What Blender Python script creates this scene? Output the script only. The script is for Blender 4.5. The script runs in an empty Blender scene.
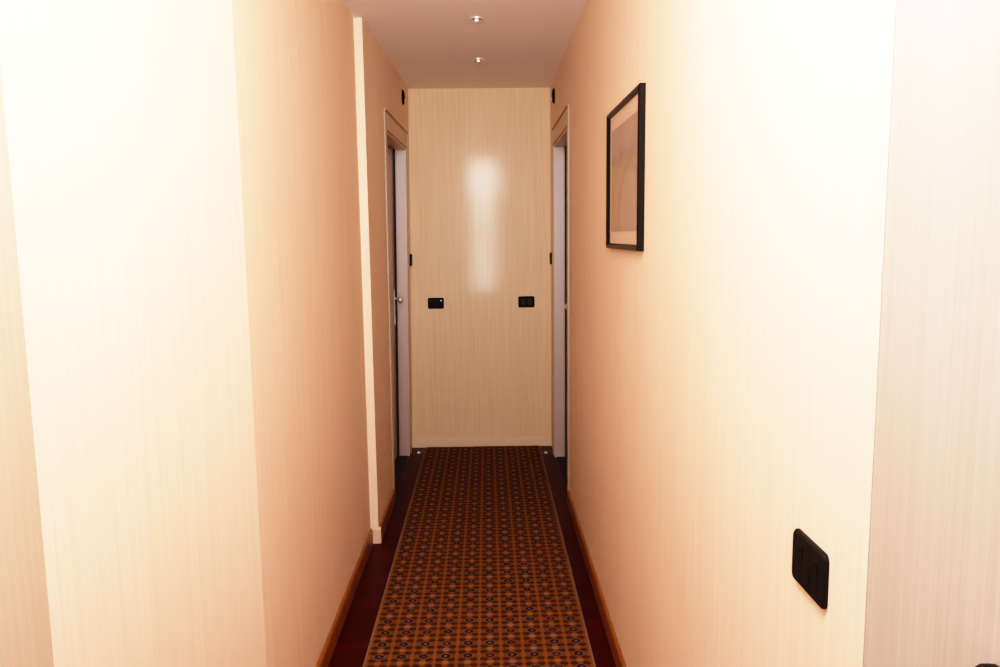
import bpy, bmesh, math, random
from mathutils import Vector, Matrix
random.seed(7)
C = bpy.context.scene.collection
S = bpy.context.scene

# ------------------------------------------------------------ dimensions
H = 2.4            # ceiling height
XL1 = -.571        # near left wall face
XL2 = -.534        # far left wall face (stands 4 cm proud of the near one)
XR = .428          # right wall face
YJ = 3.575         # where the left wall steps in
YEL, YER = 5.257, 5.253   # end wall, left and right ends
BH = .075
LY0, LY1 = 4.215, 5.045   # left door opening along y
RY0, RY1 = 4.14, 4.96     # right door opening along y
DH = 2.0

# ------------------------------------------------------------ material helpers
def mat(name):
    m = bpy.data.materials.new(name); m.use_nodes = True
    nt = m.node_tree; nt.nodes.clear()
    out = nt.nodes.new('ShaderNodeOutputMaterial')
    b = nt.nodes.new('ShaderNodeBsdfPrincipled')
    nt.links.new(b.outputs[0], out.inputs[0])
    return m, nt, b
class G:
    """small helper for writing node graphs as expressions"""
    def __init__(s, nt): s.nt = nt
    def node(s, t, **kw):
        n = s.nt.nodes.new(t)
        for k, v in kw.items(): setattr(n, k, v)
        return n
    def set(s, sock, v):
        if hasattr(v, 'is_output') or isinstance(v, bpy.types.NodeSocket): s.nt.links.new(v, sock)
        else: sock.default_value = v
    def m(s, op, a, b=None, c=None):
        n = s.node('ShaderNodeMath', operation=op)
        s.set(n.inputs[0], a)
        if b is not None: s.set(n.inputs[1], b)
        if c is not None: s.set(n.inputs[2], c)
        return n.outputs[0]
    def mix(s, f, a, b, mode='MIX'):
        n = s.node('ShaderNodeMix', data_type='RGBA', blend_type=mode)
        s.set(n.inputs[0], f)
        s.set(n.inputs[6], a if not isinstance(a, tuple) else (*a[:3], 1))
        s.set(n.inputs[7], b if not isinstance(b, tuple) else (*b[:3], 1))
        return n.outputs[2]
    def ramp(s, f, stops):
        n = s.node('ShaderNodeValToRGB')
        e = n.color_ramp.elements
        while len(e) > 1: e.remove(e[-1])
        e[0].position = stops[0][0]; e[0].color = (*stops[0][1], 1)
        for p, c in stops[1:]:
            x = e.new(p); x.color = (*c, 1)
        s.set(n.inputs[0], f); return n.outputs[0]
    def coord(s, kind='Object'):
        return s.node('ShaderNodeTexCoord').outputs[kind]
    def mapping(s, v, scale=(1, 1, 1), loc=(0, 0, 0)):
        n = s.node('ShaderNodeMapping'); s.set(n.inputs[0], v)
        n.inputs['Scale'].default_value = scale; n.inputs['Location'].default_value = loc
        return n.outputs[0]
    def noise(s, v, scale, detail=3, rough=.5):
        n = s.node('ShaderNodeTexNoise'); s.set(n.inputs['Vector'], v)
        n.inputs['Scale'].default_value = scale; n.inputs['Detail'].default_value = detail
        n.inputs['Roughness'].default_value = rough
        return n.outputs[0]
    def bump(s, h, strength, dist=.001):
        n = s.node('ShaderNodeBump'); n.inputs['Strength'].default_value = strength
        n.inputs['Distance'].default_value = dist; s.set(n.inputs['Height'], h)
        return n.outputs[0]

def simple(name, col, rough=.5, metal=0, spec=.5, emit=None, es=0, coat=0):
    m, nt, b = mat(name); g = G(nt)
    v = g.noise(g.coord(), 40, 2)
    c = g.mix(g.m('MULTIPLY', v, .25), col, tuple(x*.75 for x in col))
    nt.links.new(c, b.inputs['Base Color'])
    b.inputs['Roughness'].default_value = rough
    b.inputs['Metallic'].default_value = metal
    b.inputs['Specular IOR Level'].default_value = spec
    b.inputs['Coat Weight'].default_value = coat
    if emit:
        b.inputs['Emission Color'].default_value = (*emit, 1); b.inputs['Emission Strength'].default_value = es
    return m

def wallpaper(name, col, dark, coat=.0, sheen_rough=.12):
    m, nt, b = mat(name); g = G(nt)
    co = g.coord()
    fine = g.noise(g.mapping(co, (70, 70, .55)), 3.2, 3, .6)      # long thin vertical threads
    slub = g.noise(g.mapping(co, (26, 26, .9)), 2.4, 3, .55)      # broader streaks
    blot = g.noise(g.mapping(co, (1, 1, .35)), 3.0, 2, .5)
    f = g.m('ADD', g.m('MULTIPLY', fine, .7), g.m('MULTIPLY', slub, .6))
    f = g.m('ADD', f, g.m('MULTIPLY', blot, .25))
    rr = g.node('ShaderNodeMapRange'); g.set(rr.inputs[0], f)
    rr.inputs[1].default_value = .6; rr.inputs[2].default_value = .98
    c = g.mix(rr.outputs[0], dark, col)
    nt.links.new(c, b.inputs['Base Color'])
    nt.links.new(g.bump(fine, .12, .0006), b.inputs['Normal'])
    b.inputs['Roughness'].default_value = .62
    b.inputs['Specular IOR Level'].default_value = .25
    b.inputs['Coat Weight'].default_value = coat
    b.inputs['Coat Roughness'].default_value = sheen_rough
    return m

WP = (.86, .635, .475); WPD = (.80, .555, .385)
M = {}
M['paper'] = wallpaper('striped_wallpaper', WP, WPD)
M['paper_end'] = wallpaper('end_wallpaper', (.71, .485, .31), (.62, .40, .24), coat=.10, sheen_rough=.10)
M['paper_shade'] = wallpaper('shaded_wallpaper_right', (.47, .375, .30), (.41, .32, .25))  # shade put into a greyer copy of the wallpaper
M['paper_dim'] = wallpaper('shaded_wallpaper_left', (.56, .42, .30), (.50, .36, .25))  # darker wallpaper copy, shade of the near left put into its colour
M['lobby'] = simple('lobby_paint', (.20, .15, .12), .8, spec=.2)
M['ceiling'] = simple('ceiling_paint', (.93, .80, .76), .8, spec=.2)
M['wood_trim'] = simple('tan_trim', (.74, .50, .33), .4)
M['casing'] = simple('casing_paint', (.62, .40, .26), .4)
M['bead'] = simple('casing_bead', (.36, .24, .16), .5)
M['casing_dark'] = simple('casing_groove', (.22, .10, .05), .5)
M['lilac'] = simple('door_lining', (.44, .31, .275), .35)
M['leaf'] = simple('door_leaf_paint', (.52, .38, .34), .35)
M['black'] = simple('black_plastic', (.005, .004, .004), .55, spec=.08)
M['black_soft'] = simple('black_plastic_dull', (.008, .006, .005), .55, spec=.10)
M['grey_btn'] = simple('charcoal_button', (.014, .019, .015), .45, spec=.15)
M['white_dot'] = simple('white_mark', (.8, .8, .8), .4, emit=(1, .95, .9), es=.15)
M['frame'] = simple('black_frame_lacquer', (.006, .004, .003), .3, spec=.10)
M['mount'] = simple('picture_mount', (.85, .62, .46), .7)
M['steel'] = simple('polished_steel', (.85, .80, .76), .3, .8)
M['brass'] = simple('aged_brass', (.55, .42, .28), .3, 1)
M['bulb'] = simple('lamp_glass', (.95, .9, .85), .2, emit=(1, .88, .75), es=.9)
M['recess_dark'] = simple('recess_shade', (.10, .07, .05), .4)
M['dark'] = simple('void_shade', (.02, .015, .012), .8)  # near-black stands in for shade in the door gaps

def base_warm():  # orange light off rug and floor put into the side skirting colour
    m, nt, b = mat('skirting_warm_bounce'); g = G(nt)
    co = g.coord()
    n = g.noise(g.mapping(co, (3, 1.2, 40)), 3, 4)
    c = g.mix(n, (.30, .115, .018), (.21, .07, .010))
    nt.links.new(c, b.inputs['Base Color']); b.inputs['Roughness'].default_value = .35
    return m
M['skirting'] = base_warm()

def floor_mat():
    m, nt, b = mat('mahogany_parquet'); g = G(nt)
    co = g.coord()
    br = g.node('ShaderNodeTexBrick'); g.set(br.inputs['Vector'], g.mapping(co, (1, 1, 1)))
    nt.nodes[-1]
    br.inputs['Scale'].default_value = 1
    br.inputs['Brick Width'].default_value = .42; br.inputs['Row Height'].default_value = .07
    br.inputs['Mortar Size'].default_value = .0015
    br.inputs['Color1'].default_value = (.062, .0012, .002, 1)
    br.inputs['Color2'].default_value = (.042, .0008, .0012, 1)
    br.inputs['Mortar'].default_value = (.012, .002, .002, 1)
    n = g.noise(g.mapping(co, (8, 1, 1)), 12, 4)
    c = g.mix(g.m('MULTIPLY', n, .5), br.outputs[0], (.03, .0008, .001))
    nt.links.new(c, b.inputs['Base Color'])
    b.inputs['Roughness'].default_value = .32
    b.inputs['Specular IOR Level'].default_value = .06
    return m
M['floor'] = floor_mat()

def rug_mat():
    m, nt, b = mat('runner_pattern'); g = G(nt)
    co = g.coord()
    sep = g.node('ShaderNodeSeparateXYZ'); g.set(sep.inputs[0], co)
    P = .0762
    u = g.m('DIVIDE', g.m('ADD', sep.outputs[0], .381), P)       # object x = -.381 .. .381 holds ten columns
    v = g.m('DIVIDE', sep.outputs[1], P*1.085)
    fu = g.m('SUBTRACT', g.m('FRACT', u), .5); fv = g.m('SUBTRACT', g.m('FRACT', v), .5)
    au = g.m('ABSOLUTE', fu); av = g.m('ABSOLUTE', fv)
    def cell(a, bb, seed):
        cb = g.node('ShaderNodeCombineXYZ'); g.set(cb.inputs[0], g.m('FLOOR', a)); g.set(cb.inputs[1], g.m('FLOOR', bb)); cb.inputs[2].default_value = seed
        w = g.node('ShaderNodeTexWhiteNoise', noise_dimensions='3D'); g.set(w.inputs[0], cb.outputs[0]); return w.outputs[0]
    r1 = cell(u, v, 1.5); r2 = cell(u, g.m('ADD', v, .5), 4.5); r3 = cell(u, v, 8.5)
    wob = g.noise(co, 260, 2)
    wo = g.m('MULTIPLY', g.m('SUBTRACT', wob, .5), .16)
    def sm(x, lo, hi):                                            # 1 below lo, 0 above hi
        n = g.node('ShaderNodeMapRange'); g.set(n.inputs[0], x)
        n.inputs[1].default_value = lo; n.inputs[2].default_value = hi; n.inputs[3].default_value = 1; n.inputs[4].default_value = 0
        return n.outputs[0]
    def ln(x, y): return g.m('SQRT', g.m('ADD', g.m('MULTIPLY', x, x), g.m('MULTIPLY', y, y)))
    ground = g.mix(g.noise(co, 9, 3), (.225, .092, .028), (.125, .050, .015))
    ground = g.mix(g.m('MULTIPLY', g.noise(co, 300, 2), .7), ground, (.06, .024, .008))
    stripe = sm(g.m('ABSOLUTE', g.m('SUBTRACT', au, .5)), .05, .13)
    c = g.mix(g.m('MULTIPLY', stripe, .35), ground, (.33, .115, .025))
    # coloured medallion half way between two rosettes
    av2 = g.m('SUBTRACT', .5, av)
    med = sm(g.m('ADD', ln(g.m('MULTIPLY', fu, .85), av2), wo), .11, .17)
    medc = g.ramp(r2, [(0, (.36, .17, .09)), (.3, (.48, .13, .02)), (.55, (.30, .17, .13)), (.8, (.38, .18, .03)), (1, (.34, .11, .05))])
    c = g.mix(g.m('MULTIPLY', med, .5), c, medc)
    # four leaf loops
    lx = g.m('SUBTRACT', au, .28); ly = g.m('SUBTRACT', av, .28)
    ld = g.m('ADD', ln(g.m('MULTIPLY', lx, .8), g.m('MULTIPLY', ly, 1.15)), wo)
    lo = sm(ld, .125, .165); li = sm(ld, .03, .055)
    leafc = g.ramp(r3, [(0, (.030, .016, .004)), (.5, (.038, .014, .005)), (1, (.024, .018, .006))])
    c = g.mix(g.m('MULTIPLY', lo, .9), c, leafc)
    c = g.mix(g.m('MULTIPLY', li, .6), c, (.07, .028, .007))
    # rosette: dark ring with a pale heart
    q = g.m('ADD', ln(g.m('MULTIPLY', au, .8), g.m('MULTIPLY', av, 1.0)), wo)
    ring = sm(q, .15, .185); heart = sm(q, .045, .08)
    halo = sm(q, .19, .24)
    c = g.mix(g.m('MULTIPLY', halo, .55), c, (.20, .10, .06))
    rc = g.ramp(r1, [(0, (.006, .006, .012)), (.55, (.012, .010, .016)), (.75, (.05, .008, .008)), (1, (.012, .016, .02))])
    c = g.mix(ring, c, rc)
    hc = g.ramp(r1, [(0, (.22, .15, .08)), (.6, (.10, .06, .05)), (1, (.26, .12, .04))])
    c = g.mix(g.m('MULTIPLY', heart, .85), c, hc)
    nt.links.new(c, b.inputs['Base Color'])
    nt.links.new(g.bump(g.noise(co, 500, 2), .4, .002), b.inputs['Normal'])
    b.inputs['Roughness'].default_value = .95; b.inputs['Specular IOR Level'].default_value = .1
    return m
M['rug'] = rug_mat()
M['rug_edge'] = simple('runner_binding', (.22, .16, .11), .9, spec=.1)

def print_mat():
    """faded engraving: pale sky, band of small dark figures, light mound on the right"""
    m, nt, b = mat('faded_print'); g = G(nt)
    sep = g.node('ShaderNodeSeparateXYZ'); co = g.coord('Generated'); g.set(sep.inputs[0], co)
    a = g.m('SUBTRACT', 1, sep.outputs[1]); z = sep.outputs[2]    # a: 0 far .. 1 near edge
    cb = g.node('ShaderNodeCombineXYZ'); g.set(cb.inputs[0], a); g.set(cb.inputs[1], z); v = cb.outputs[0]
    sky = g.mix(g.noise(v, 4, 3), (.46, .31, .25), (.32, .22, .19))
    land = g.mix(g.noise(v, 5, 5), (.52, .33, .18), (.30, .20, .15))
    def rng(x, lo, hi, o0=0., o1=1.):
        n = g.node('ShaderNodeMapRange'); g.set(n.inputs[0], x)
        n.inputs[1].default_value = lo; n.inputs[2].default_value = hi; n.inputs[3].default_value = o0; n.inputs[4].default_value = o1
        return n.outputs[0]
    wob = g.m('MULTIPLY', g.m('SUBTRACT', g.noise(v, 7, 4), .5), .16)
    zz = g.m('ADD', z, wob)
    c = g.mix(rng(zz, .62, .70), land, sky)
    band = g.m('MULTIPLY', rng(zz, .60, .66), rng(zz, .80, .72))
    figs = rng(g.noise(g.mapping(v, (16, 3, 1)), 1.6, 3), .45, .6)
    c = g.mix(g.m('MULTIPLY', g.m('MULTIPLY', band, figs), .75), c, (.14, .09, .09))
    # pale mound
    dx = g.m('DIVIDE', g.m('SUBTRACT', a, .72), .38); dz = g.m('DIVIDE', g.m('SUBTRACT', z, .18), .42)
    d = g.m('SQRT', g.m('ADD', g.m('MULTIPLY', dx, dx), g.m('MULTIPLY', dz, dz)))
    mound = rng(g.m('ADD', d, wob), 1.0, .85)
    c = g.mix(g.m('MULTIPLY', mound, .6), c, (.42, .32, .27))
    rim = g.m('MULTIPLY', rng(g.m('ADD', d, wob), .85, .97), rng(g.m('ADD', d, wob), 1.1, .98))
    c = g.mix(g.m('MULTIPLY', rim, .55), c, (.22, .17, .14))
    nt.links.new(c, b.inputs['Base Color']); b.inputs['Roughness'].default_value = .6
    return m
M['print'] = print_mat()

def glass_mat():
    m, nt, b = mat('picture_glass')
    nt.nodes.remove(b); g = G(nt)
    out = [n for n in nt.nodes if n.type == 'OUTPUT_MATERIAL'][0]
    t = g.node('ShaderNodeBsdfTransparent'); gl = g.node('ShaderNodeBsdfGlossy')
    gl.inputs['Roughness'].default_value = .15
    fr = g.node('ShaderNodeFresnel'); fr.inputs[0].default_value = 1.4
    mx = g.node('ShaderNodeMixShader'); nt.links.new(g.m('MULTIPLY', fr.outputs[0], .3), mx.inputs[0])
    nt.links.new(t.outputs[0], mx.inputs[1]); nt.links.new(gl.outputs[0], mx.inputs[2])
    nt.links.new(mx.outputs[0], out.inputs[0])
    return m
M['glass'] = glass_mat()

# ------------------------------------------------------------ mesh helpers
def lean(v):
    """the far left wall is not quite plumb towards its end"""
    if v.x < -.3 and v.y > YJ - .001:
        v.x += .038 * (v.z / 2.4) * min(1, (v.y - YJ) / 1.72)
    return v
def link(name, bm, m, parent=None, org=(0, 0, 0), smooth=False, leaned=False, bevel=0, kind=None):
    if leaned:
        for v in bm.verts: lean(v.co)
    if org != (0, 0, 0):
        bmesh.ops.translate(bm, verts=bm.verts, vec=-Vector(org))
    bmesh.ops.recalc_face_normals(bm, faces=bm.faces)
    me = bpy.data.meshes.new(name); bm.to_mesh(me); bm.free()
    o = bpy.data.objects.new(name, me); C.objects.link(o)
    me.materials.append(M[m] if isinstance(m, str) else m)
    if parent is not None: o.parent = parent
    else: o.location = org
    if smooth:
        for p in me.polygons: p.use_smooth = True
    if bevel:
        md = o.modifiers.new('bevel', 'BEVEL'); md.width = bevel; md.segments = 2; md.limit_method = 'ANGLE'
    if kind: o['kind'] = kind
    return o
def box(bm, p0, p1):
    r = bmesh.ops.create_cube(bm, size=1)
    a, b = Vector(p0), Vector(p1)
    for v in r['verts']:
        v.co = Vector((a.x + (v.co.x+.5)*(b.x-a.x), a.y + (v.co.y+.5)*(b.y-a.y), a.z + (v.co.z+.5)*(b.z-a.z)))
    return r['verts']
def prism(bm, pts, z0, z1):
    """vertical prism over a plan polygon"""
    lo = [bm.verts.new((x, y, z0)) for x, y in pts]; hi = [bm.verts.new((x, y, z1)) for x, y in pts]
    n = len(pts)
    bm.faces.new(lo[::-1]); bm.faces.new(hi)
    for i in range(n): bm.faces.new((lo[i], lo[(i+1) % n], hi[(i+1) % n], hi[i]))
def extr(bm, pts, axis_fn, a0, a1):
    """profile pts (p,q) swept from a0 to a1 through axis_fn(p,q,a)"""
    lo = [bm.verts.new(axis_fn(p, q, a0)) for p, q in pts]; hi = [bm.verts.new(axis_fn(p, q, a1)) for p, q in pts]
    n = len(pts)
    bm.faces.new(lo[::-1]); bm.faces.new(hi)
    for i in range(n): bm.faces.new((lo[i], lo[(i+1) % n], hi[(i+1) % n], hi[i]))
def rrect(w, h, r, n=5):
    pts = []
    for cx, cy, a0 in ((w/2-r, h/2-r, 0), (-w/2+r, h/2-r, 90), (-w/2+r, -h/2+r, 180), (w/2-r, -h/2+r, 270)):
        for k in range(n+1):
            a = math.radians(a0 + 90*k/n); pts.append((cx + r*math.cos(a), cy + r*math.sin(a)))
    return pts
def empty(name, loc, label, cat, group=None):
    o = bpy.data.objects.new(name, None); C.objects.link(o); o.location = loc; o.empty_display_size = .05
    o['label'] = label; o['category'] = cat
    if group: o['group'] = group
    return o
def NB(): return bmesh.new()

# ------------------------------------------------------------ the setting
b = NB(); box(b, (-1.6, -2.6, -.05), (1.6, 5.5, 0)); link('floor', b, 'floor', kind='structure')
b = NB(); box(b, (-.95, .5, H), (.95, 5.5, H+.08)); link('ceiling', b, 'ceiling', kind='structure')
b = NB(); box(b, (-1.6, -2.6, 2.95), (1.6, .5, 3.0)); link('ceiling', b, 'lobby', kind='structure')

# left wall: hall part, flared part, straight part up to the step
b = NB(); prism(b, [(XL1, YJ), (XL1, 1.86), (-.705, 1.19), (-.85, 1.19), (-.85, YJ)], 0, H)
link('wall_left', b, 'paper', kind='structure')
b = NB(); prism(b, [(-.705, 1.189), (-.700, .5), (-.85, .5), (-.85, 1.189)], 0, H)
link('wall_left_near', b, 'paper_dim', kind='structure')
# far left wall with its door opening
b = NB()
box(b, (-.75, YJ, 0), (XL2, LY0, H)); box(b, (-.75, LY0, DH), (XL2, LY1, H)); box(b, (-.75, LY1, 0), (XL2, 5.5, H))
bmesh.ops.remove_doubles(b, verts=b.verts, dist=1e-5)
link('wall_left_far', b, 'paper', kind='structure', leaned=True)
# right wall
b = NB()
box(b, (XR, .84, 0), (.60, RY0, H)); box(b, (XR, RY0, DH), (.60, RY1, H)); box(b, (XR, RY1, 0), (.60, 5.45, H))
bmesh.ops.remove_doubles(b, verts=b.verts, dist=1e-5)
link('wall_right', b, 'paper', kind='structure')
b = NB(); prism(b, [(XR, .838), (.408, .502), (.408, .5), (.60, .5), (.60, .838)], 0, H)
link('wall_right_near', b, 'paper_shade', kind='structure')  # inward turn added to keep this stretch shaded
# end wall
b = NB()
prism(b, [(-.60, YEL), (XR+.05, YER), (XR+.05, 5.5), (-.60, 5.5)], 0, H)
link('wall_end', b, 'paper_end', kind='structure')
# unseen lobby behind the camera, raised and darkened to shape the light
b = NB(); box(b, (-1.7, -2.6, 0), (-1.6, .5, 2.95)); link('wall_lobby_left', b, 'lobby', kind='structure')
b = NB(); box(b, (1.6, -2.6, 0), (1.7, .5, 2.95)); link('wall_lobby_right', b, 'lobby', kind='structure')
b = NB(); box(b, (-1.7, -2.7, 0), (1.7, -2.6, 2.95)); link('wall_back', b, 'lobby', kind='structure')
b = NB(); box(b, (-1.7, .5, 0), (-.85, .6, 2.95)); box(b, (.60, .5, 0), (1.7, .6, 2.95)); box(b, (-.85, .5, H+.08), (.60, .6, 2.95))
link('wall_lobby_front', b, 'lobby', kind='structure')

# skirtings
def skirt_prof(t=.012, h=BH):     # (out, up)
    return [(0, 0), (t, 0), (t, h-.014), (t*.8, h-.006), (t*.35, h), (0, h)]
b = NB()
extr(b, skirt_prof(), lambda p, q, a: (XL1 + p, a, q), 1.86, YJ)
link('baseboard_left', b, 'skirting', kind='structure')
b = NB()
L0 = [(XL1, 1.86), (-.705, 1.19)]
d = Vector((L0[1][0]-L0[0][0], L0[1][1]-L0[0][1])).normalized(); nrm = Vector((-d.y, d.x)) if -d.y > 0 else Vector((d.y, -d.x))
extr(b, skirt_prof(), lambda p, q, a: (XL1 + d.x*a + nrm.x*p, 1.86 + d.y*a + nrm.y*p, q), 0, .683)
extr(b, skirt_prof(), lambda p, q, a: (-.705 + p, a, q), .5, 1.19)
link('baseboard_left', b, 'skirting', kind='structure')
b = NB(); extr(b, skirt_prof(), lambda p, q, a: (XL2 + p, a, q), YJ-.010, LY0-.065)
link('baseboard_left_far', b, 'skirting', kind='structure')
b = NB()                                   # the short end piece that wraps the step and faces the room
extr(b, skirt_prof(.013, .08), lambda p, q, a: (a, YJ - p, q), XL1, XL2+.013)
link('baseboard_step', b, 'wood_trim', kind='structure')
b = NB(); extr(b, skirt_prof(), lambda p, q, a: (XR - p, a, q), .84, RY0-.065)
link('baseboard_right', b, 'skirting', kind='structure')
b = NB()
def endp(p, q, a):
    y = YEL + (YER-YEL)*(a+.534)/(.534+XR)
    return (a, y - p, q)
extr(b, skirt_prof(.012, .070), endp, XL2, XR)
link('baseboard_end', b, 'wood_trim', kind='structure')
b = NB(); extr(b, [(.010, .062), (.017, .062), (.018, .070), (.013, .076), (.0, .078), (0, .062)], endp, XL2, XR)
link('trim_end', b, 'wood_trim', kind='structure')

# ------------------------------------------------------------ doors (casing, lining, leaf, handle)
def door(num, side, xf, y0, y1, leaned):
    s = side                                       # +1: wall face looks to +x (left wall), -1: right wall
    X = lambda p: xf + s*p                          # p > 0 into the corridor
    cw, ct = .065, .006
    root_b = NB()
    # casing: two uprights and a head, with a stepped outer bead
    def up(ya, yb):
        box(root_b, (X(0), ya, 0), (X(ct), yb, DH+.004))
    yo0, yo1 = y0-cw, y1+cw
    up(yo0, y0); up(y1, yo1)
    box(root_b, (X(0), yo0, DH+.004), (X(ct), yo1, DH+.095))
    o = link('door_%d' % num, root_b, 'casing', kind='structure', leaned=leaned, bevel=.003)
    # outer bead
    b = NB()
    box(b, (X(0), yo0-.005, 0), (X(ct+.001), yo0, DH+.105)); box(b, (X(0), yo1, 0), (X(ct+.004), yo1+.010, DH+.105))
    box(b, (X(0), yo0, DH+.095), (X(ct+.004), yo1, DH+.105))
    link('outer_bead', b, 'bead', o, leaned=leaned)
    b = NB()                                       # groove line between casing and lining
    box(b, (X(ct-.003), y0, DH-.002), (X(ct+.001), y1, DH+.006))
    link('groove', b, 'casing_dark', o, leaned=leaned)
    # lining of the opening: faces the corridor walker
    b = NB(); dp = -.064
    box(b, (X(dp), y0-.02, 0), (X(.004), y0+.002, DH)); box(b, (X(dp), y1-.005, 0), (X(.004), y1+.02, DH))
    link('side_lining', b, 'lilac', o, leaned=leaned)
    b = NB(); box(b, (X(dp), y0+.002, DH-.012), (X(.004), y1-.005, DH+.004))
    link('head_lining', b, 'casing', o, leaned=leaned)
    b = NB(); box(b, (X(-.14), y0-.01, -.002), (X(-.012), y1+.01, .004))
    link('threshold', b, 'dark', o, leaned=leaned)
    # leaf
    b = NB(); box(b, (X(-.120), y0+.006, .008), (X(-.078), y1-.010, DH-.012))
    for za, zb in ((.16, .90), (1.06, 1.86)):      # raised panels
        box(b, (X(-.079), y0+.13, za), (X(-.074), y1-.14, zb))
    g_ = NB(); box(g_, (X(-.078), y1-.008, .004), (X(-.064), y1+.01, DH)); link('rebate_shade', g_, 'dark', o, leaned=leaned)  # dark strip paints the shade of the gap beside the leaf
    lf = link('door_leaf', b, 'leaf', o, leaned=leaned, bevel=.002)
    b = NB(); box(b, (X(-.15), y0-.02, 0), (X(-.125), y1+.02, DH+.01))
    link('backing', b, 'dark', o, leaned=leaned)  # dark sheet in place of the unlit space behind the leaf
    return o, lf
d1, leaf1 = door(1, 1, XL2, LY0, LY1, True)
d2, leaf2 = door(2, -1, XR, RY0, RY1, False)
def handle(leaf, xs, s, yh, zc, lv):
    hb = NB()
    extr(hb, rrect(.034, .235, .012), lambda p, q, a: (xs + s*a, yh + p, zc-.035+q), 0, .017)
    hp = link('handle_plate', hb, 'steel', leaf, bevel=.0015)
    hb = NB()
    def ring_tube(path, r):
        vs = []
        for i, p in enumerate(path):
            t = (path[min(i+1, len(path)-1)] - path[max(i-1, 0)]).normalized()
            u = t.cross(Vector((0, 0, 1))); u.normalize(); w = t.cross(u)
            vs.append([hb.verts.new(p + (u*math.cos(k*math.pi/5) + w*math.sin(k*math.pi/5))*r) for k in range(10)])
        for a, c in zip(vs, vs[1:]):
            for k in range(10): hb.faces.new((a[k], a[(k+1) % 10], c[(k+1) % 10], c[k]))
        hb.faces.new(vs[0][::-1]); hb.faces.new(vs[-1])
    z = zc+.02
    ring_tube([Vector((xs+s*t, yh, z)) for t in (.004, .02, .036)] +
              [Vector((xs+s*.058, yh-.010*lv, z)), Vector((xs+s*.064, yh-.03*lv, z)), Vector((xs+s*.064, yh-.07*lv, z-.002)), Vector((xs+s*.062, yh-.09*lv, z))], .0095)
    link('handle_lever', hb, 'steel', leaf, smooth=True)
    hb = NB()
    bmesh.ops.create_uvsphere(hb, u_segments=12, v_segments=8, radius=.019)
    for v in hb.verts: v.co = Vector((v.co.x*.9 + xs + s*.062, v.co.y*1.2 + yh-.095*lv, v.co.z + z))
    link('handle_knob', hb, 'steel', leaf, smooth=True)
    hb = NB()
    extr(hb, rrect(.010, .022, .0045), lambda p, q, a: (xs + s*a, yh + p, zc-.07+q), .016, .0185)
    link('keyhole', hb, 'black', leaf)
handle(leaf1, XL2-.078, 1, LY1-.03, 1.03, 1)
handle(leaf2, XR+.078, -1, RY0+.06, 1.03, -1)

# ------------------------------------------------------------ runner
RX = -.046
rug_y0, rug_y1 = -.9, 5.19
rug = empty('runner_rug', (RX, 0, 0), 'long rust orange runner rug with rows of small dark rosettes on the dark floor', 'rug')
b = NB()
nx, ny = 12, 60
for i in range(nx+1):
    for j in range(ny+1):
        b.verts.new((-.385 + .77*i/nx, rug_y0 + (rug_y1-rug_y0)*j/ny, .009 + .0006*math.sin(j*1.7+i)))
b.verts.ensure_lookup_table()
for i in range(nx):
    for j in range(ny):
        k = i*(ny+1)+j
        b.faces.new((b.verts[k], b.verts[k+ny+1], b.verts[k+ny+2], b.verts[k+1]))
o = link('rug_field', b, 'rug', rug)
md = o.modifiers.new('thick', 'SOLIDIFY'); md.thickness = .0075; md.offset = -1
for sx in (-1, 1):
    b = NB()
    extr(b, [(0, .001), (.009, .001), (.010, .007), (.006, .0115), (0, .011)], lambda p, q, a: (sx*(.384+p), a, q), rug_y0, rug_y1)
    link('side_binding', b, 'rug_edge', rug, smooth=False)
b = NB(); box(b, (-.394, rug_y1, .001), (.394, rug_y1+.012, .0105)); link('end_binding', b, 'rug_edge', rug, bevel=.002)

# metal studs in the floor beside the rug's far end
def stud(x, y, label):
    t = empty('floor_stud', (x, y, 0), label, 'stud', 'metal floor studs by the end of the runner')
    b = NB(); bmesh.ops.create_cone(b, cap_ends=True, segments=20, radius1=.015, radius2=.011, depth=.007)
    bmesh.ops.translate(b, verts=b.verts, vec=(0, 0, .0035)); link('stud_base', b, 'steel', t, smooth=False)
    b = NB(); bmesh.ops.create_uvsphere(b, u_segments=14, v_segments=8, radius=.008)
    for v in b.verts: v.co.z = v.co.z*.6 + .007
    link('stud_cap', b, 'steel', t, smooth=True)
stud(-.478, 5.112, 'small bright metal stud in the dark floor left of the runner end')
stud(.375, 5.063, 'small bright metal stud in the dark floor right of the runner end')

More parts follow.
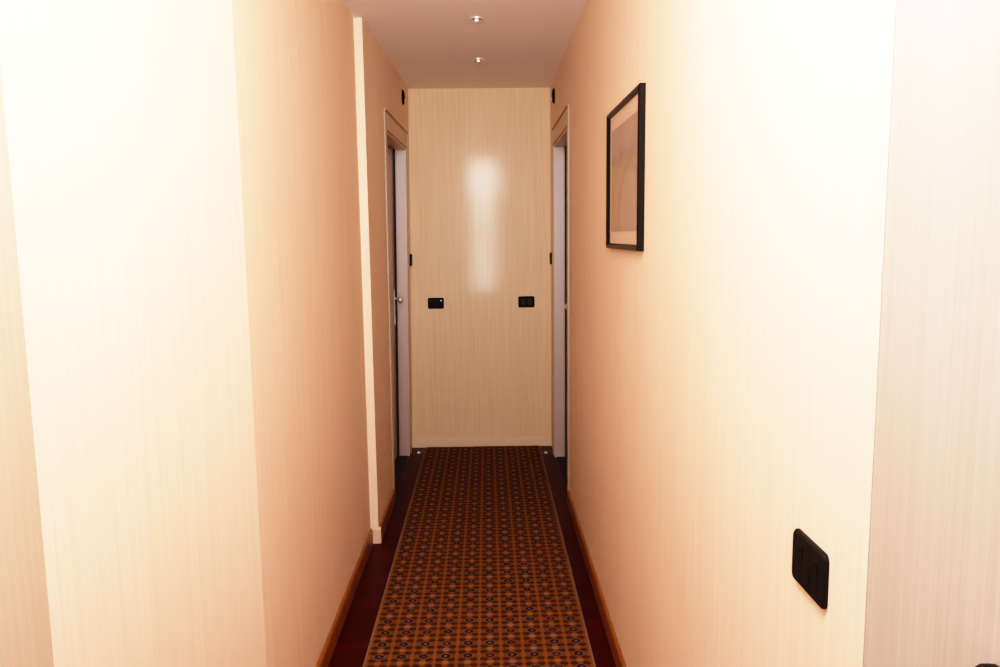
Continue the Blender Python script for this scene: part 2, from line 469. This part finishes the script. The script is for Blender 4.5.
# ------------------------------------------------------------ wall plates
def plate(name, org, U, V, N, w, h, label, cat, group, modules, mark=None, m='black', depth=.009, r=.010, screws=False):
    """U: along the wall, V: up, N: away from wall"""
    U, V, N = Vector(U), Vector(V), Vector(N)
    t = empty(name, org, label, cat, group)
    f = lambda p, q, a: U*p + V*q + N*a
    b = NB()
    P = [rrect(w, h, r), rrect(w, h, r), rrect(w-.006, h-.006, r-.002)]
    A = [0, depth*.6, depth]
    rings = [[b.verts.new(f(p, q, a)) for p, q in pr] for pr, a in zip(P, A)]
    n = len(rings[0]); b.faces.new(rings[0][::-1]); b.faces.new(rings[-1])
    for A_, B_ in zip(rings, rings[1:]):
        for i in range(n): b.faces.new((A_[i], A_[(i+1) % n], B_[(i+1) % n], B_[i]))
    link('cover', b, m, t)
    for (px, py, mw, mh, tilt, mm) in modules:
        b = NB()
        vs = []
        for a in (depth-.002, depth+.0014):
            vs.append([b.verts.new(f(px+x, py+y, a + (tilt*y if a > depth else 0))) for x, y in rrect(mw, mh, .002, 2)])
        k = len(vs[0]); b.faces.new(vs[0][::-1]); b.faces.new(vs[1])
        for i in range(k): b.faces.new((vs[0][i], vs[0][(i+1) % k], vs[1][(i+1) % k], vs[1][i]))
        link('rocker', b, mm, t)
    if mark:
        b = NB(); px, py, rr = mark
        extr(b, rrect(rr*2, rr*2, rr*.95), lambda p, q, a: f(px+p, py+q, a), depth, depth+.003)
        link('indicator', b, 'white_dot', t)
    return t
yend = lambda x: YEL + (YER-YEL)*(x+.60)/(.60+XR+.05)
sl = Vector((1, (YER-YEL)/(.60+XR+.05), 0)).normalized()
ne = Vector((sl.y, -1, 0)).normalized()
G1 = 'black plates on the hallway walls'
plate('light_switch', (-.349, yend(-.349), .996), sl, (0, 0, 1), ne, .108, .074,
      'black light switch plate with a white dot, on the end wall near the left door', 'switch', G1,
      [(0, 0, .066, .044, .02, 'black_soft')], mark=(.035, .018, .0042))
plate('light_switch', (.262, yend(.262), .998), sl, (0, 0, 1), ne, .110, .076,
      'black plate with three rockers, on the end wall near the right door', 'switch', G1,
      [(-.024, .0, .020, .042, .05, 'grey_btn'), (0, .0, .020, .042, -.05, 'black_soft'), (.024, .0, .020, .042, .05, 'grey_btn')])
plate('light_switch', (XR, .987, 1.004), (0, 1, 0), (0, 0, 1), (-1, 0, 0), .104, .074,
      'black switch plate with three rockers low on the right wall in the foreground', 'switch', G1,
      [(-.024, .0, .022, .044, .05, 'black_soft'), (0, .0, .022, .044, -.05, 'black_soft'), (.024, .0, .022, .044, .05, 'black_soft')], m='black_soft', depth=.007)
plate('light_switch', (.408, .563, 1.058), (0, 1, 0), (0, 0, 1), (-1, 0, 0), .09, .085,
      'unidentified dark shape, built as a rounded black plate, just showing in the bottom right corner of the view', 'switch', G1,
      [(0, 0, .04, .044, 0, 'black_soft')], depth=.012, r=.03)  # unidentified dark shape, built as one more plate
plate('light_switch', (XL2+.021, 5.20, 1.291), (0, 1, 0), (0, 0, 1), (1, 0, 0), .10, .076,
      'black plate seen edge-on beside the left door, at the end wall corner', 'switch', G1,
      [(-.02, 0, .03, .044, .04, 'grey_btn'), (.02, 0, .03, .044, .04, 'grey_btn')], depth=.014)
plate('light_switch', (XR, 5.13, 1.291), (0, 1, 0), (0, 0, 1), (-1, 0, 0), .10, .076,
      'black plate seen edge-on beside the right door, at the end wall corner', 'switch', G1,
      [(-.02, 0, .03, .044, .04, 'grey_btn'), (.02, 0, .03, .044, .04, 'grey_btn')], depth=.014)

# small black sounders high on both walls under the ceiling
def sounder(loc, s, label):
    t = empty('wall_sounder', loc, label, 'alarm', 'small black wall devices under the ceiling')
    X = Vector((s, 0, 0))
    b = NB()
    prof = [(.038, 0), (.038, .006), (.032, .012), (.020, .016), (.010, .017)]
    rings = []
    for r_, a in prof:
        rings.append([b.verts.new(X*a + Vector((0, math.cos(k*math.pi/4+.39)*r_*.85, math.sin(k*math.pi/4+.39)*r_*1.25))) for k in range(8)])
    b.faces.new(rings[0][::-1]); b.faces.new(rings[-1])
    for p, q in zip(rings, rings[1:]):
        for k in range(8): b.faces.new((p[k], p[(k+1) % 8], q[(k+1) % 8], q[k]))
    link('housing', b, 'black', t)
    b = NB(); bmesh.ops.create_uvsphere(b, u_segments=12, v_segments=8, radius=.007)
    for v in b.verts: v.co += X*.014 + Vector((0, 0, -.018))
    link('indicator', b, 'white_dot', t, smooth=True)
sounder((XL2+.027, 4.93, 2.292), 1, 'small black device high on the left wall above the left door')
sounder((XR, 4.93, 2.292), -1, 'small black device high on the right wall above the right door')

# ------------------------------------------------------------ downlights
def downlight(x, y, label):
    t = empty('downlight', (x, y, H), label, 'ceiling light', 'recessed spotlights in a line on the ceiling')
    b = NB()
    prof = [(.034, 0), (.034, -.005), (.031, -.008), (.026, -.007), (.024, -.001), (.024, 0)]
    n = 28; rings = [[b.verts.new((r_*math.cos(2*math.pi*k/n), r_*math.sin(2*math.pi*k/n), z)) for k in range(n)] for r_, z in prof]
    for p, q in zip(rings, rings[1:]):
        for k in range(n): b.faces.new((p[k], p[(k+1) % n], q[(k+1) % n], q[k]))
    link('trim_ring', b, 'steel', t, smooth=True)
    b = NB(); bmesh.ops.create_circle(b, cap_ends=True, segments=24, radius=.026)
    bmesh.ops.translate(b, verts=b.verts, vec=(0, 0, -.0015)); link('recess_disc', b, 'recess_dark', t)  # flat dark disc paints the shade of the lamp recess
    b = NB(); bmesh.ops.create_uvsphere(b, u_segments=14, v_segments=10, radius=.0085)
    for v in b.verts: v.co.z = v.co.z*.9 - .006
    link('bulb', b, 'bulb', t, smooth=True)
downlight(-.032, 3.60, 'small recessed spotlight on the ceiling, the nearer of the two')
downlight(-.032, 4.41, 'small recessed spotlight on the ceiling, the farther one near the end wall')

# a blister running down the wallpaper low on the right wall
b = NB()
pa, pb = Vector((XR, 1.865, .50)), Vector((XR, 1.79, .435))
dr = (pb-pa).normalized(); sd = Vector((0, -dr.z, dr.y))
rows = []
for k in range(9):
    t = k/8; c = pa.lerp(pb, t); wd_ = .0045*math.sin(math.pi*min(1, max(.04, t*.92+.04)))
    rows.append([b.verts.new(c + sd*wd_*u + Vector((-.0012*(1-u*u)*math.sin(math.pi*(t*.9+.05)) + .0003, 0, 0))) for u in (-1, -.5, 0, .5, 1)])
for r0, r1 in zip(rows, rows[1:]):
    for k in range(4): b.faces.new((r0[k], r0[k+1], r1[k+1], r1[k]))
link('trim_blister', b, 'paper', smooth=True, kind='structure')

# ------------------------------------------------------------ framed picture
py0, py1, pz0, pz1 = 2.13, 2.69, 1.400, 1.845
pc = Vector((XR, (py0+py1)/2, pz0))
pic = empty('framed_picture', pc, 'black framed print under glass hanging on the right wall', 'picture')
w, h = py1-py0, pz1-pz0
fw, fd = .017, .020
X = lambda p: -p
prof = [(0, 0), (0, fd*.8), (fw*.25, fd), (fw*.7, fd*.95), (fw, fd*.6), (fw, 0)]      # (inwards, out of the wall)
b = NB()
corners = [(-w/2, 0, 1, 1), (w/2, 0, -1, 1), (w/2, h, -1, -1), (-w/2, h, 1, -1)]
rings = [[b.verts.new((-q, cy + sy*p, cz + sz*p)) for p, q in prof] for cy, cz, sy, sz in corners]
n = len(prof)
for i in range(4):
    A_, B_ = rings[i], rings[(i+1) % 4]
    for k in range(n): b.faces.new((A_[k], A_[(k+1) % n], B_[(k+1) % n], B_[k]))
link('frame', b, 'frame', pic)
b = NB(); box(b, (-.008, -w/2+.01, .01), (-.001, w/2-.01, h-.01)); link('mount', b, 'mount', pic)
b = NB(); box(b, (-.0095, -w/2+.055, .055), (-.0082, w/2-.055, h-.062)); link('print', b, 'print', pic)
b = NB(); box(b, (-.0125, -w/2+.012, .012), (-.0115, w/2-.012, h-.012)); link('glazing', b, 'glass', pic)
b = NB(); bmesh.ops.create_uvsphere(b, u_segments=10, v_segments=6, radius=.005)
bmesh.ops.translate(b, verts=b.verts, vec=(-.006, .02, h+.006)); link('hanging_hook', b, 'brass', pic, smooth=True)

# ------------------------------------------------------------ lights
def area(name, loc, tgt, sx, sy, power, col, spread=180):
    l = bpy.data.lights.new(name, 'AREA'); l.shape = 'RECTANGLE'; l.size = sx; l.size_y = sy
    l.energy = power; l.color = col; l.spread = math.radians(spread)
    o = bpy.data.objects.new(name, l); C.objects.link(o); o.location = loc
    o.rotation_euler = (Vector(tgt)-Vector(loc)).to_track_quat('-Z', 'Y').to_euler()
    return o
# tall diffused light at the photographer's back (its reflection is the streak on the end wall)
area('doorway_light_upper', (-.10, -1.1, 2.20), (-.10, 5, 2.45), .36, 1.06, 14.5, (1, .96, .90), 62)
area('doorway_light_lower', (-.10, -1.1, 1.155), (-.10, 5, 1.5), .36, 1.03, 6.5, (1, .96, .90), 50)
# added unseen point light in place of flash bounced off the near ceiling
pl = bpy.data.lights.new('bounce_fill', 'POINT'); pl.energy = 108; pl.color = (1, .95, .985); pl.shadow_soft_size = .24
po = bpy.data.objects.new('bounce_fill', pl); C.objects.link(po); po.location = (-.04, .74, 2.12)

wd = bpy.data.worlds.new('world'); S.world = wd; wd.use_nodes = True
wd.node_tree.nodes['Background'].inputs[0].default_value = (.05, .035, .03, 1)
wd.node_tree.nodes['Background'].inputs[1].default_value = 1

# ------------------------------------------------------------ camera
f, pitch, yaw, roll, ch = 780.0, .12582, .01546, .01162, 1.449
cam = bpy.data.cameras.new('camera'); cam.sensor_width = 36; cam.lens = f*36/1000; cam.clip_start = .02
co = bpy.data.objects.new('camera', cam); C.objects.link(co)
fwd = Vector((math.sin(yaw)*math.cos(pitch), math.cos(yaw)*math.cos(pitch), -math.sin(pitch)))
right = Vector((math.cos(yaw), -math.sin(yaw), 0)); up = right.cross(fwd)
# roll: image content turned anticlockwise
cr, sr = math.cos(roll), math.sin(roll)
r2 = right*cr - up*sr*-1*-1; u2 = up*cr + right*sr
R = Matrix((r2, u2, -fwd)).transposed().to_4x4()
co.matrix_world = Matrix.Translation((0, 0, ch)) @ R
S.camera = co
S.view_settings.view_transform = 'Standard'
S.view_settings.look = 'None'
S.view_settings.exposure = 0
# soft film shoulder, the same for all three channels
S.view_settings.use_curve_mapping = True
cm = S.view_settings.curve_mapping
cm.white_level = (4, 4, 4)
cv = cm.curves[3]
pts = [(0, 0), (.02, .009), (.1, .083), (.25, .25), (.5, .50), (.8, .72), (1.2, .87), (2.0, .965), (3.0, 1.0), (4.0, 1.0)]
while len(cv.points) > 2: cv.points.remove(cv.points[1])
cv.points[0].location = (0, 0); cv.points[1].location = (1, 1)
for x, y in pts[1:-1]: cv.points.new(x/4, y)
for p in cv.points: p.handle_type = 'AUTO_CLAMPED'
cm.update()
